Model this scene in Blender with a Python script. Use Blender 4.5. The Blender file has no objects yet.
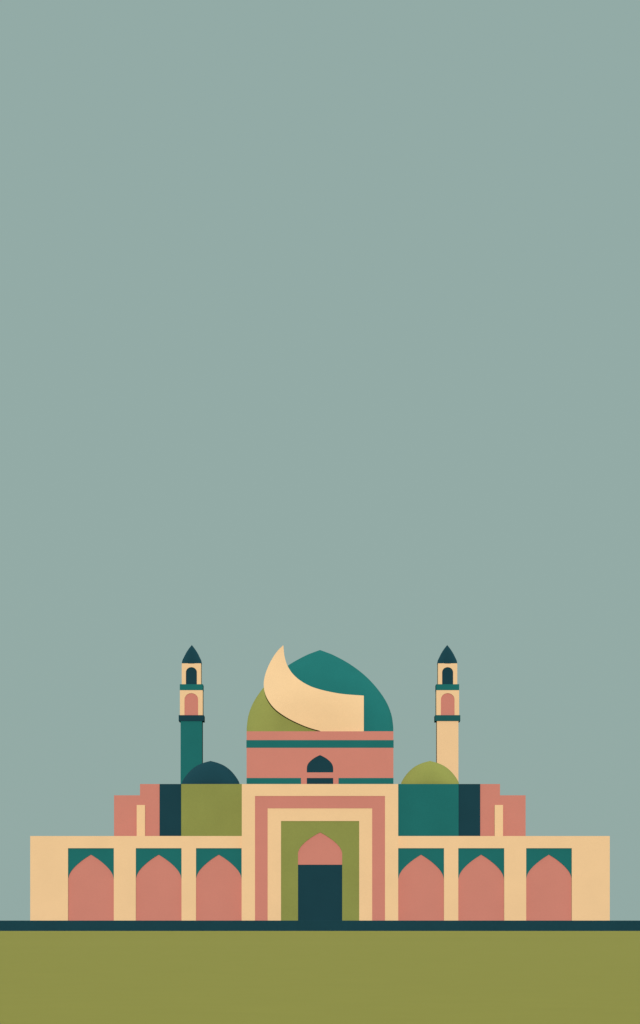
import bpy, bmesh, math
from mathutils import Vector, Matrix
from mathutils.geometry import tessellate_polygon

sc = bpy.context.scene
COL = sc.collection

# ------------------------------------------------------------------ camera
D = 300.0            # metres from the camera to the arcade front (Y = 0)
EYE = 0.975          # eye height: just under the top of the terrace
S0 = 0.1             # metres per front-view unit at the arcade front
HOR = 921.0
cam = bpy.data.cameras.new('camera')
cam.sensor_width = 36.0
cam.sensor_fit = 'AUTO'
cam.lens = 36.0 * D / (1024 * S0)
cam.shift_y = (HOR - 512.0) / 1024.0
cam.clip_start = 0.5
cam.clip_end = 12000.0
camo = bpy.data.objects.new('camera', cam)
COL.objects.link(camo)
camo.location = (0.0, -D, EYE)
camo.rotation_euler = (math.radians(90), 0, 0)
sc.camera = camo

# ------------------------------------------------------------------ sky, sun, exposure
SUN_EL = math.radians(3.5)
SUN_AZ = math.radians(0.0)      # straight over the photographer's shoulder
EXPOSURE = 0.98
SKY_RGB = (0.2905, 0.4050, 0.3810)   # flat sage overcast as it shows at exposure 0
world = bpy.data.worlds.new('World')
sc.world = world
world.use_nodes = True
wn, wl = world.node_tree.nodes, world.node_tree.links
wn.clear()
wout = wn.new('ShaderNodeOutputWorld')
bg = wn.new('ShaderNodeBackground')
sky = wn.new('ShaderNodeTexSky')
sky.sky_type = 'NISHITA'
sky.sun_disc = False
sky.sun_elevation = SUN_EL
sky.sun_rotation = math.radians(180.0) + SUN_AZ
mixw = wn.new('ShaderNodeMix'); mixw.data_type = 'RGBA'
k = 1.0 / (0.15 * 2 ** EXPOSURE)
mixw.inputs[0].default_value = 0.994          # closed, even overcast in front of the clear sky
mixw.inputs[7].default_value = (SKY_RGB[0] * k, SKY_RGB[1] * k, SKY_RGB[2] * k, 1)
bg.inputs['Strength'].default_value = 0.15
wl.new(sky.outputs[0], mixw.inputs[6])
wl.new(mixw.outputs[2], bg.inputs['Color'])
wl.new(bg.outputs[0], wout.inputs['Surface'])

sun = bpy.data.lights.new('sun', 'SUN')
sun.energy = 2.0
sun.angle = math.radians(1.0)      # low sun straight behind the camera, as flat as the photograph
sun.color = (1.0, 0.97, 0.93)
suno = bpy.data.objects.new('sun', sun)
COL.objects.link(suno)
suno.rotation_euler = (math.radians(90) - SUN_EL, 0, SUN_AZ)
suno.location = (0, -60, 80)

vs = sc.view_settings
vs.view_transform = 'Standard'
vs.look = 'None'
vs.exposure = EXPOSURE
vs.gamma = 1.0
vs.use_curve_mapping = False

# ------------------------------------------------------------------ materials
def lin(c):
    c /= 255.0
    return c / 12.92 if c <= 0.04045 else ((c + 0.055) / 1.055) ** 2.4

def plaster(name, base, vary=0.035, scale=0.35, fine=9.0, bump=0.02):
    """matt painted plaster: faint large mottling, a little grain, no gloss"""
    m = bpy.data.materials.new(name)
    m.use_nodes = True
    n, l = m.node_tree.nodes, m.node_tree.links
    b = n['Principled BSDF']
    tc = n.new('ShaderNodeTexCoord')
    big = n.new('ShaderNodeTexNoise'); big.inputs['Scale'].default_value = scale
    big.inputs['Detail'].default_value = 4
    sm = n.new('ShaderNodeTexNoise'); sm.inputs['Scale'].default_value = fine
    sm.inputs['Detail'].default_value = 3
    l.new(tc.outputs['Object'], big.inputs['Vector'])
    l.new(tc.outputs['Object'], sm.inputs['Vector'])
    add = n.new('ShaderNodeMath'); add.operation = 'ADD'
    l.new(big.outputs['Fac'], add.inputs[0]); l.new(sm.outputs['Fac'], add.inputs[1])
    mr = n.new('ShaderNodeMapRange')
    mr.inputs[1].default_value = 0.6; mr.inputs[2].default_value = 1.4
    mr.inputs[3].default_value = 1 - vary; mr.inputs[4].default_value = 1 + vary
    l.new(add.outputs[0], mr.inputs[0])
    mul = n.new('ShaderNodeVectorMath'); mul.operation = 'SCALE'
    mul.inputs[0].default_value = base
    l.new(mr.outputs[0], mul.inputs['Scale'])
    l.new(mul.outputs[0], b.inputs['Base Color'])
    bp = n.new('ShaderNodeBump'); bp.inputs['Strength'].default_value = 0.25
    bp.inputs['Distance'].default_value = bump
    l.new(sm.outputs['Fac'], bp.inputs['Height'])
    l.new(bp.outputs[0], b.inputs['Normal'])
    b.inputs['Roughness'].default_value = 0.95
    b.inputs['Specular IOR Level'].default_value = 0.08
    b.inputs['Diffuse Roughness'].default_value = 1.0
    return m

CREAM = plaster('cream_plaster', (0.650, 0.458, 0.262))
PINK = plaster('rose_plaster', (0.482, 0.189, 0.145))
TEAL = plaster('teal_paint', (0.0112, 0.122, 0.115), 0.07)
NAVY = plaster('navy_paint', (0.0080, 0.0400, 0.0535), 0.07)
DEEP = plaster('deep_teal_paint', (0.012, 0.085, 0.085), 0.09)
OLIVE = plaster('olive_paint', (0.215, 0.227, 0.060), 0.07)
STONE = plaster('dark_slate', (0.0078, 0.0410, 0.0540), 0.10, 0.2, 3.0)
LAWN = plaster('mown_lawn', (0.203, 0.193, 0.042), 0.035, 0.02, 0.9, 0.01)

# ------------------------------------------------------------------ geometry helpers
def sc_at(Y):
    return S0 * (Y + D) / D

def P(x, y, Y):
    """front-view units (elevation drawing) -> metres at depth Y"""
    s = sc_at(Y)
    return ((x - 320.0) * s, EYE + (HOR - y) * s)

def px(pts, Y):
    return [P(x, y, Y) for x, y in pts]

def build(name, bm, mat, parent=None, smooth=False):
    bmesh.ops.recalc_face_normals(bm, faces=bm.faces[:])
    me = bpy.data.meshes.new(name)
    bm.to_mesh(me); bm.free()
    for m in (mat if isinstance(mat, (list, tuple)) else [mat]):
        me.materials.append(m)
    if smooth:
        me.polygons.foreach_set('use_smooth', [True] * len(me.polygons))
    o = bpy.data.objects.new(name, me)
    COL.objects.link(o)
    if parent is not None:
        o.parent = parent
        o.matrix_parent_inverse = Matrix.Identity(4)
        loc = world_loc(parent)
        for v in me.vertices:
            v.co -= loc
    return o

def world_loc(o):
    v = Vector((0, 0, 0))
    while o is not None:
        v += o.location
        o = o.parent
    return v

def slab(bm, loops, y0, y1):
    """extrude an (x, z) outline, with holes, from depth y0 to y1"""
    polys = [[Vector((x, z, 0)) for x, z in lp] for lp in loops]
    tris = tessellate_polygon(polys)
    flat = [p for lp in polys for p in lp]
    f = [bm.verts.new((p.x, y0, p.y)) for p in flat]
    b = [bm.verts.new((p.x, y1, p.y)) for p in flat]
    for t in tris:
        for ring in (f, b):
            try:
                bm.faces.new([ring[i] for i in t])
            except ValueError:
                pass
    i0 = 0
    for lp in polys:
        n = len(lp)
        for i in range(n):
            a, c = i0 + i, i0 + (i + 1) % n
            bm.faces.new((f[a], f[c], b[c], b[a]))
        i0 += n

def box(bm, x0, x1, y0, y1, z0, z1):
    slab(bm, [[(x0, z0), (x1, z0), (x1, z1), (x0, z1)]], y0, y1)

def soften(o, w=0.03, seg=2):
    """worn arrises"""
    mod = o.modifiers.new('worn_edges', 'BEVEL')
    mod.width = w; mod.segments = seg
    mod.limit_method = 'ANGLE'; mod.angle_limit = math.radians(40)
    return o

def lathe(bm, cx, cy, prof, seg=96):
    """prof: list of (r, z) from the base up; the last is the apex"""
    rings = []
    for r, z in prof[:-1]:
        rings.append([bm.verts.new((cx + r * math.cos(2 * math.pi * i / seg),
                                    cy + r * math.sin(2 * math.pi * i / seg), z)) for i in range(seg)])
    for a, b in zip(rings, rings[1:]):
        for i in range(seg):
            j = (i + 1) % seg
            bm.faces.new((a[i], a[j], b[j], b[i]))
    top = bm.verts.new((cx, cy, prof[-1][1]))
    for i in range(seg):
        bm.faces.new((rings[-1][i], rings[-1][(i + 1) % seg], top))

def spline(pts, n=8):
    """Catmull-Rom through the points (open)"""
    q = [Vector(p) for p in pts]
    q = [2 * q[0] - q[1]] + q + [2 * q[-1] - q[-2]]
    out = []
    for i in range(1, len(q) - 2):
        p0, p1, p2, p3 = q[i - 1], q[i], q[i + 1], q[i + 2]
        for k_ in range(n):
            t = k_ / n
            v = 0.5 * ((2 * p1) + (-p0 + p2) * t + (2 * p0 - 5 * p1 + 4 * p2 - p3) * t * t
                       + (-p0 + 3 * p1 - 3 * p2 + p3) * t ** 3)
            out.append((v.x, v.y))
    out.append((q[-2].x, q[-2].y))
    return out

# left half of the pointed arch, unit box: x 0 (jamb) .. 1 (apex), y 0 (springing) .. 1 (apex)
HALF = spline([(0, 0), (0.05, 0.17), (0.16, 0.35), (0.34, 0.54), (0.56, 0.72), (0.78, 0.87), (1.0, 1.0)], 5)
ROUND = [(1 - math.cos(a), math.sin(a)) for a in [math.pi / 2 * i / 10 for i in range(11)]]

def arch(xl, xr, ys, ya, half=HALF):
    """arch curve in front-view units from the left springing over the apex to the right"""
    w = (xr - xl) / 2
    left = [(xl + u * w, ys - v * (ys - ya)) for u, v in half]
    right = [(xr - u * w, y) for (u, v), (x_, y) in zip(half[:-1], left[:-1])]
    return left + right[::-1]

def tag(o, label=None, category=None, group=None, kind=None):
    if label: o['label'] = label
    if category: o['category'] = category
    if group: o['group'] = group
    if kind: o['kind'] = kind
    return o

def empty(name, loc):
    o = bpy.data.objects.new(name, None)
    COL.objects.link(o)
    o.location = loc
    o.empty_display_size = 1.0
    return o

# ------------------------------------------------------------------ the setting
TOP = EYE + 0.045          # top of the terrace
bm = bmesh.new()
n = 96
ring = [bm.verts.new((5000 * math.cos(2 * math.pi * i / n), 5000 * math.sin(2 * math.pi * i / n), 0)) for i in range(n)]
bm.faces.new(ring)
tag(build('lawn', bm, LAWN), kind='structure')

bm = bmesh.new()
box(bm, -95, 95, -6.0, 60.0, -0.4, TOP)
tag(soften(build('terrace', bm, STONE), 0.02), kind='structure')

# ------------------------------------------------------------------ the mosque
mosque = empty('mosque', (0, 0, TOP))
tag(mosque, 'cream mosque with pink arched niches, stepped portal and crescent before its big dome', 'mosque')
BASE = 921.5               # a little under the terrace edge in elevation

# arcade wall: comb-shaped front, three bays either side of the portal
BAYS = [(68, 113.8), (135.8, 181.5), (196, 241.6), (398.2, 444), (458.3, 504.2), (526.2, 571.8)]
bay_w = 45.8
def bayed(x0, x1, bays, Y0):
    pts = [(x0, BASE), (x0, 836), (x1, 836), (x1, BASE)]
    for l_, r_ in sorted(bays, reverse=True):
        pts += [(r_, BASE), (r_, 848.2), (l_, 848.2), (l_, BASE)]
    # drop degenerate sliver when a bay touches the end
    return pts
z0 = TOP
def zfix(loop):
    return [(x, max(z, z0)) for x, z in loop]

for x0, x1, bays in ((30.2, 242.4, BAYS[:3]), (397.4, 609.8, BAYS[3:])):
    bm = bmesh.new()
    slab(bm, [zfix(px(bayed(x0, x1, bays, 0), 0))], 0.0, 0.6)
    a, t = P(x0, 836, 0); c, _ = P(x1, 836, 0)
    box(bm, a, c, 0.599, 5.0, z0, t - 0.003)
    build('arcade_wall', bm, CREAM, mosque)

for l_, r_ in BAYS:
    cx = (l_ + r_) / 2
    l2, r2 = cx - bay_w / 2 - 0.5, cx + bay_w / 2 + 0.5     # tucked a little behind the reveals
    ac = arch(cx - bay_w / 2, cx + bay_w / 2, 879, 854.6)
    bm = bmesh.new()
    out = [(l2, 847.5), (r2, 847.5), (r2, 879)] + ac[::-1] + [(l2, 879)]
    slab(bm, [px(out, 0.22)], 0.22, 0.40)
    cxw, zt = P(cx, 848, 0)
    sp = build('arched_niche', bm, TEAL, mosque)
    bm = bmesh.new()
    a, t = P(l2, 850, 0.42); c, _ = P(r2, 850, 0.42)
    box(bm, a, c, 0.42, 0.59, z0, t)
    build('niche_panel', bm, PINK, sp)

# portal: nested square frames, each set further back than the one round it
YP = -1.2
def pi_frame(xo0, xo1, yo, xi0, xi1, yi, Y0, Y1):
    bm = bmesh.new()
    pts = [(xo0, BASE), (xo0, yo), (xo1, yo), (xo1, BASE), (xi1, BASE), (xi1, yi), (xi0, yi), (xi0, BASE)]
    slab(bm, [zfix(px(pts, Y0))], Y0, Y1)
    return bm
bm = pi_frame(241.8, 398.2, 784, 255, 385, 796, YP, YP + 0.9)
a, t = P(241.8, 784, YP); c, _ = P(398.2, 784, YP)
box(bm, a, c, YP + 0.899, 5.0, z0, t - 0.003)
portal = build('portal', bm, CREAM, mosque)
build('portal_band', pi_frame(254.3, 385.7, 795.3, 267.6, 372.2, 808.2, YP + 0.12, YP + 0.85), PINK, portal)
build('inner_frame', pi_frame(267, 372.8, 807.5, 281, 359.2, 821, YP + 0.24, YP + 0.84), CREAM, portal)
ac = arch(298, 342.2, 853, 832.3)
bm = bmesh.new()
pts = [(280.3, BASE), (280.3, 820.3), (359.9, 820.3), (359.9, BASE), (342.2, BASE)] + ac[::-1] + [(298, BASE)]
slab(bm, [zfix(px(pts, YP + 0.36))], YP + 0.36, YP + 0.80)
build('arch_surround', bm, OLIVE, portal)
bm = bmesh.new()
a, t = P(297, 830, YP + 0.6); c, b_ = P(343.2, 864.7, YP + 0.6)
box(bm, a, c, YP + 0.56, YP + 0.89, b_, t)
# trim the tympanum to the opening so that nothing sticks out of the surround
build('tympanum', bm, PINK, portal)
# double doors
dx0, dz = P(297.4, 864.7, YP + 0.66); dx1, _ = P(342.8, 864.7, YP + 0.66)
bm = bmesh.new()
box(bm, dx0, dx1, YP + 0.62, YP + 0.88, z0, dz - 0.004)
door = build('door', bm, NAVY, portal)

# side chambers with their small domes, the dark link blocks, stepped rose blocks and pillars
def block(name, pts, Y0, Y1, mat, parent=mosque, label=None):
    bm = bmesh.new()
    slab(bm, [zfix(px(pts, Y0))], Y0, Y1)
    o = build(name, bm, mat, parent)
    if label: o['label'] = label
    return o
YC = 5.3
def rect(x0, x1, y0):
    return [(x0, BASE), (x0, y0), (x1, y0), (x1, BASE)]

DOME_S = spline([(29, 784), (28.2, 781.5), (25.2, 776.6), (20.5, 771.0), (14.5, 766.2), (7.5, 763.0), (0, 760.9)], 5)
def small_dome(cx, mat, chamber):
    Y = YC + 3.4
    s = sc_at(Y)
    X = (cx - 320) * s
    ztop_block = P(0, 784, YC)[1]
    prof = [((r) * s, P(0, y, Y)[1]) for r, y in DOME_S]
    prof = [(prof[0][0], ztop_block - 0.01)] + prof
    bm = bmesh.new()
    lathe(bm, X, Y, prof, 72)
    return build('small_dome', bm, mat, chamber, True)
ch = block('side_chamber', rect(181.2, 242.2, 784), YC, YC + 6.8, OLIVE, label='olive side chamber under the navy small dome')
small_dome(210.6, NAVY, ch)['label'] = 'navy small dome'
ch = block('side_chamber', rect(397.8, 458.6, 784), YC, YC + 6.8, TEAL, label='teal side chamber under the olive small dome')
small_dome(430.0, OLIVE, ch)['label'] = 'olive small dome'
block('link_block', rect(159.6, 181.1, 784), YC + 0.25, YC + 6.4, NAVY)
block('link_block', rect(458.7, 480.2, 784), YC + 0.25, YC + 6.4, NAVY)
block('stepped_block', [(114, BASE), (114, 795.3), (140, 795.3), (140, 784), (159.55, 784), (159.55, BASE)], YC + 0.5, YC + 6.0, PINK)
block('stepped_block', [(525.6, BASE), (525.6, 795.3), (500, 795.3), (500, 784), (480.25, 784), (480.25, BASE)], YC + 0.5, YC + 6.0, PINK)
block('pillar', rect(136.7, 145, 805), YC + 0.05, YC + 0.49, CREAM)
block('pillar', rect(494.7, 503, 805), YC + 0.05, YC + 0.49, CREAM)

# main hall: square drum with bands and a window
YH = 6.0
LEN = 17.2
x0, zt = P(246.6, 731.3, YH); x1, _ = P(393.4, 731.3, YH)
bm = bmesh.new()
warch = arch(306.8, 333.2, 768.5, 755, spline([(0, 0), (0.03, 0.2), (0.12, 0.38), (0.3, 0.58), (0.6, 0.8), (1, 1)], 4))
hole = [(306.8, 772.4)] + warch + [(333.2, 772.4)]
slot = [(306.8, 784.8), (306.8, 778), (333.2, 778), (333.2, 784.8)]
slab(bm, [px([(246.6, 800), (246.6, 731.3), (393.4, 731.3), (393.4, 800)], YH), px(hole, YH), px(slot, YH)], YH, YH + 0.4)
box(bm, x0, x1, YH + 0.402, YH + LEN, z0, zt)
drum = build('drum', bm, PINK, mosque)
def band(name, xa, xb, ya, yb, wrap):
    bm = bmesh.new()
    a, zt_ = P(xa, ya, YH); c, zb_ = P(xb, yb, YH)
    pr = 0.02
    if wrap:
        for q in ((a - pr, c + pr, YH - pr, YH - 0.002), (a - pr, a - 0.002, YH, YH + LEN), (c + 0.002, c + pr, YH, YH + LEN)):
            box(bm, *q, zb_, zt_)
    else:
        box(bm, a, c, YH - pr, YH - 0.002, zb_, zt_)
    return build(name, bm, TEAL, drum)
band('cornice_band', 246.6, 393.4, 740.1, 747.8, True)
band('base_band', 246.6, 301, 778, 785.5, False)
band('base_band', 338.5, 393.4, 778, 785.5, False)
bm = bmesh.new()
a, zt_ = P(305.5, 753.5, YH); c, zb_ = P(334.5, 775, YH)
box(bm, a, c, YH + 0.10, YH + 0.39, zb_, zt_)
build('window', bm, NAVY, drum)
bm = bmesh.new()
a, zt_ = P(305.5, 776.5, YH); c, zb_ = P(334.5, 788, YH)
box(bm, a, c, YH + 0.10, YH + 0.39, zb_, zt_)
build('window_panel', bm, NAVY, drum)

# great dome: pointed profile, teal with an olive left flank
YD = YH + 8.75
s = sc_at(YD)
prof_px = spline([(73.3, 731), (73.1, 726), (71.4, 715), (66.4, 702.3), (57.4, 689), (45.0, 675.8), (30.0, 664.4), (15.0, 656.0), (6.0, 652.2), (0, 650.0)], 6)
prof = [(r * s, P(0, y, YD)[1]) for r, y in prof_px]
prof = [(prof[0][0], zt - 0.01)] + prof
def dome_half(keep_left):
    bm = bmesh.new()
    lathe(bm, 0, YD, prof, 128)
    ax, az = P(270, 678, YD); bx, bz = P(342, 731, YD)
    no = Vector((-(bz - az), 0, (bx - ax))).normalized()      # points up and to the right
    geom = bm.verts[:] + bm.edges[:] + bm.faces[:]
    bmesh.ops.bisect_plane(bm, geom=geom, plane_co=(ax, YD, az), plane_no=no,
                           clear_inner=not keep_left, clear_outer=keep_left)
    return bm
dome = build('dome', dome_half(False), TEAL, mosque, True)
dome['label'] = 'big teal dome'
fl = build('dome_flank', dome_half(True), OLIVE, dome, True)

# crescent standing on the drum's front edge
outer = spline([(283.0, 645.4), (277.0, 651.5), (270.3, 662), (265.4, 674), (263.7, 685), (266.2, 696.5),
                (273.8, 707.8), (285, 716.4), (297.5, 723), (310, 728), (322, 731.3)], 6)
inner = spline([(363.8, 695.6), (345, 694.2), (332.5, 692.3), (320, 689.4), (310, 686), (300, 680.3),
                (292.4, 673.4), (287.4, 665.5), (284.9, 658), (283.8, 651), (283.4, 645.4)], 6)
def resample(path, n_):
    d = [0.0]
    for a_, b_ in zip(path, path[1:]):
        d.append(d[-1] + math.hypot(b_[0] - a_[0], b_[1] - a_[1]))
    out, k_ = [], 0
    for i in range(n_ + 1):
        t = d[-1] * i / n_
        while k_ < len(d) - 2 and d[k_ + 1] < t:
            k_ += 1
        f = (t - d[k_]) / max(d[k_ + 1] - d[k_], 1e-9)
        f = min(max(f, 0), 1)
        out.append((path[k_][0] + (path[k_ + 1][0] - path[k_][0]) * f, path[k_][1] + (path[k_ + 1][1] - path[k_][1]) * f))
    return out
def dome_r(y):
    for (r0, y0), (r1, y1) in zip(prof_px, prof_px[1:]):
        if y1 <= y <= y0:
            return r0 + (r1 - r0) * (y0 - y) / max(y0 - y1, 1e-9)
    return prof_px[0][0] if y > prof_px[0][1] else 0.0
def over_dome(x, y):
    """depth of the curved crescent, bent round the dome just clear of its face"""
    sd = sc_at(YD)
    def clear(Y):
        X, Z = P(x, y, Y)
        r_ = dome_r(HOR - (Z - EYE) / sd) * sd
        q = r_ * r_ - X * X
        return YD - math.sqrt(0.5 * (q + math.sqrt(q * q + 60.0 ** 2))) - 0.08
    Y = YD - 9.2
    while Y < YD and Y < clear(Y):
        Y += 0.01
    return Y
bottom = 732.6
NU, NV = 72, 20
edge_o = resample(outer[:-1] + [(322, bottom), (363.8, bottom)], NU)
edge_i = resample(inner[::-1], NU)
bm = bmesh.new()
front, back = [], []
for i in range(NU + 1):
    fr, bk = [], []
    for k_ in range(NV + 1):
        f = k_ / NV
        x = edge_o[i][0] + (edge_i[i][0] - edge_o[i][0]) * f
        y = edge_o[i][1] + (edge_i[i][1] - edge_o[i][1]) * f
        Y = over_dome(x, y)
        X, Z = P(x, y, Y)
        fr.append(bm.verts.new((X, Y, Z)))
        bk.append(bm.verts.new((X, Y + 0.35, Z)))
    front.append(fr); back.append(bk)
for i in range(NU):
    for k_ in range(NV):
        for g in (front, back):
            bm.faces.new((g[i][k_], g[i + 1][k_], g[i + 1][k_ + 1], g[i][k_ + 1]))
    for k_ in (0, NV):
        bm.faces.new((front[i][k_], front[i + 1][k_], back[i + 1][k_], back[i][k_]))
for k_ in range(NV):
    for i in (0, NU):
        bm.faces.new((front[i][k_], front[i][k_ + 1], back[i][k_ + 1], back[i][k_]))
bmesh.ops.remove_doubles(bm, verts=bm.verts[:], dist=0.0005)
cr = build('crescent', bm, CREAM, mosque, True)
cr.data.set_sharp_from_angle(angle=math.radians(40))

# ------------------------------------------------------------------ the minarets
YM = 15.0
def minaret(cx, shaft_mat, collar_mat, label):
    s = sc_at(YM)
    X = (cx - 320) * s
    root = empty('minaret', (X, YM + 1.2, z0))
    tag(root, label, 'minaret', 'minarets flanking the dome')
    mid = YM + 1.2                                   # axis depth
    def zz(y): return EYE + (HOR - y) * s
    def solid(name, hw, ya, yb, mat):
        h = hw * s
        bm = bmesh.new()
        box(bm, X - h, X + h, mid - h, mid + h, zz(yb), zz(ya))
        return build(name, bm, mat, root)
    def stage(name, hw, ya, yb, ow, oy, os, half, opening, omat):
        h = hw * s
        f = mid - h
        loop = [(cx - hw, yb), (cx - hw, ya), (cx + hw, ya), (cx + hw, yb), (cx + ow, yb)] \
            + arch(cx - ow, cx + ow, os, oy, half)[::-1] + [(cx - ow, yb)]
        lp = [((x - 320) * s, zz(y)) for x, y in loop]
        bm = bmesh.new()
        slab(bm, [lp], f, f + 0.3)
        box(bm, X - h, X + h, f + 0.302, mid + h, zz(yb), zz(ya))
        o = build(name, bm, CREAM, root)
        bm = bmesh.new()
        box(bm, X - ow * s - 0.05, X + ow * s + 0.05, f + 0.18, f + 0.298, zz(yb) + 0.004, zz(oy) + 0.05)
        build(opening, bm, omat, o)
        return o
    h = 10.75 * s
    bm = bmesh.new()
    box(bm, X - h, X + h, mid - h, mid + h, z0, zz(720.0))
    build('shaft', bm, shaft_mat, root)
    solid('collar', 12.6, 715.2, 721.0, collar_mat)
    stage('middle_stage', 11.4, 690.2, 715.1, 6.8, 693.2, 699.5, ROUND, 'niche', PINK)
    solid('balcony', 11.5, 684.2, 690.1, TEAL)
    stage('lantern', 9.65, 663.2, 684.1, 5.5, 667.0, 672.2, ROUND, 'window', NAVY)
    cap = spline([(10.2, 663.2), (9.5, 659.6), (7.8, 656.0), (5.9, 652.2), (3.3, 648.1), (0, 643.9)], 5)
    bm = bmesh.new()
    lathe(bm, X, mid, [(10.2 * s, zz(663.4))] + [(r * s, zz(y)) for r, y in cap], 48)
    bmesh.ops.holes_fill(bm, edges=[e for e in bm.edges if e.is_boundary])
    o = build('cap', bm, NAVY, root, False)
    for p in o.data.polygons:
        p.use_smooth = len(p.vertices) < 5
    return root
minaret(191.3, TEAL, NAVY, 'minaret with a teal shaft rising behind the navy small dome')
minaret(447.7, CREAM, DEEP, 'minaret with a cream shaft rising behind the olive small dome')
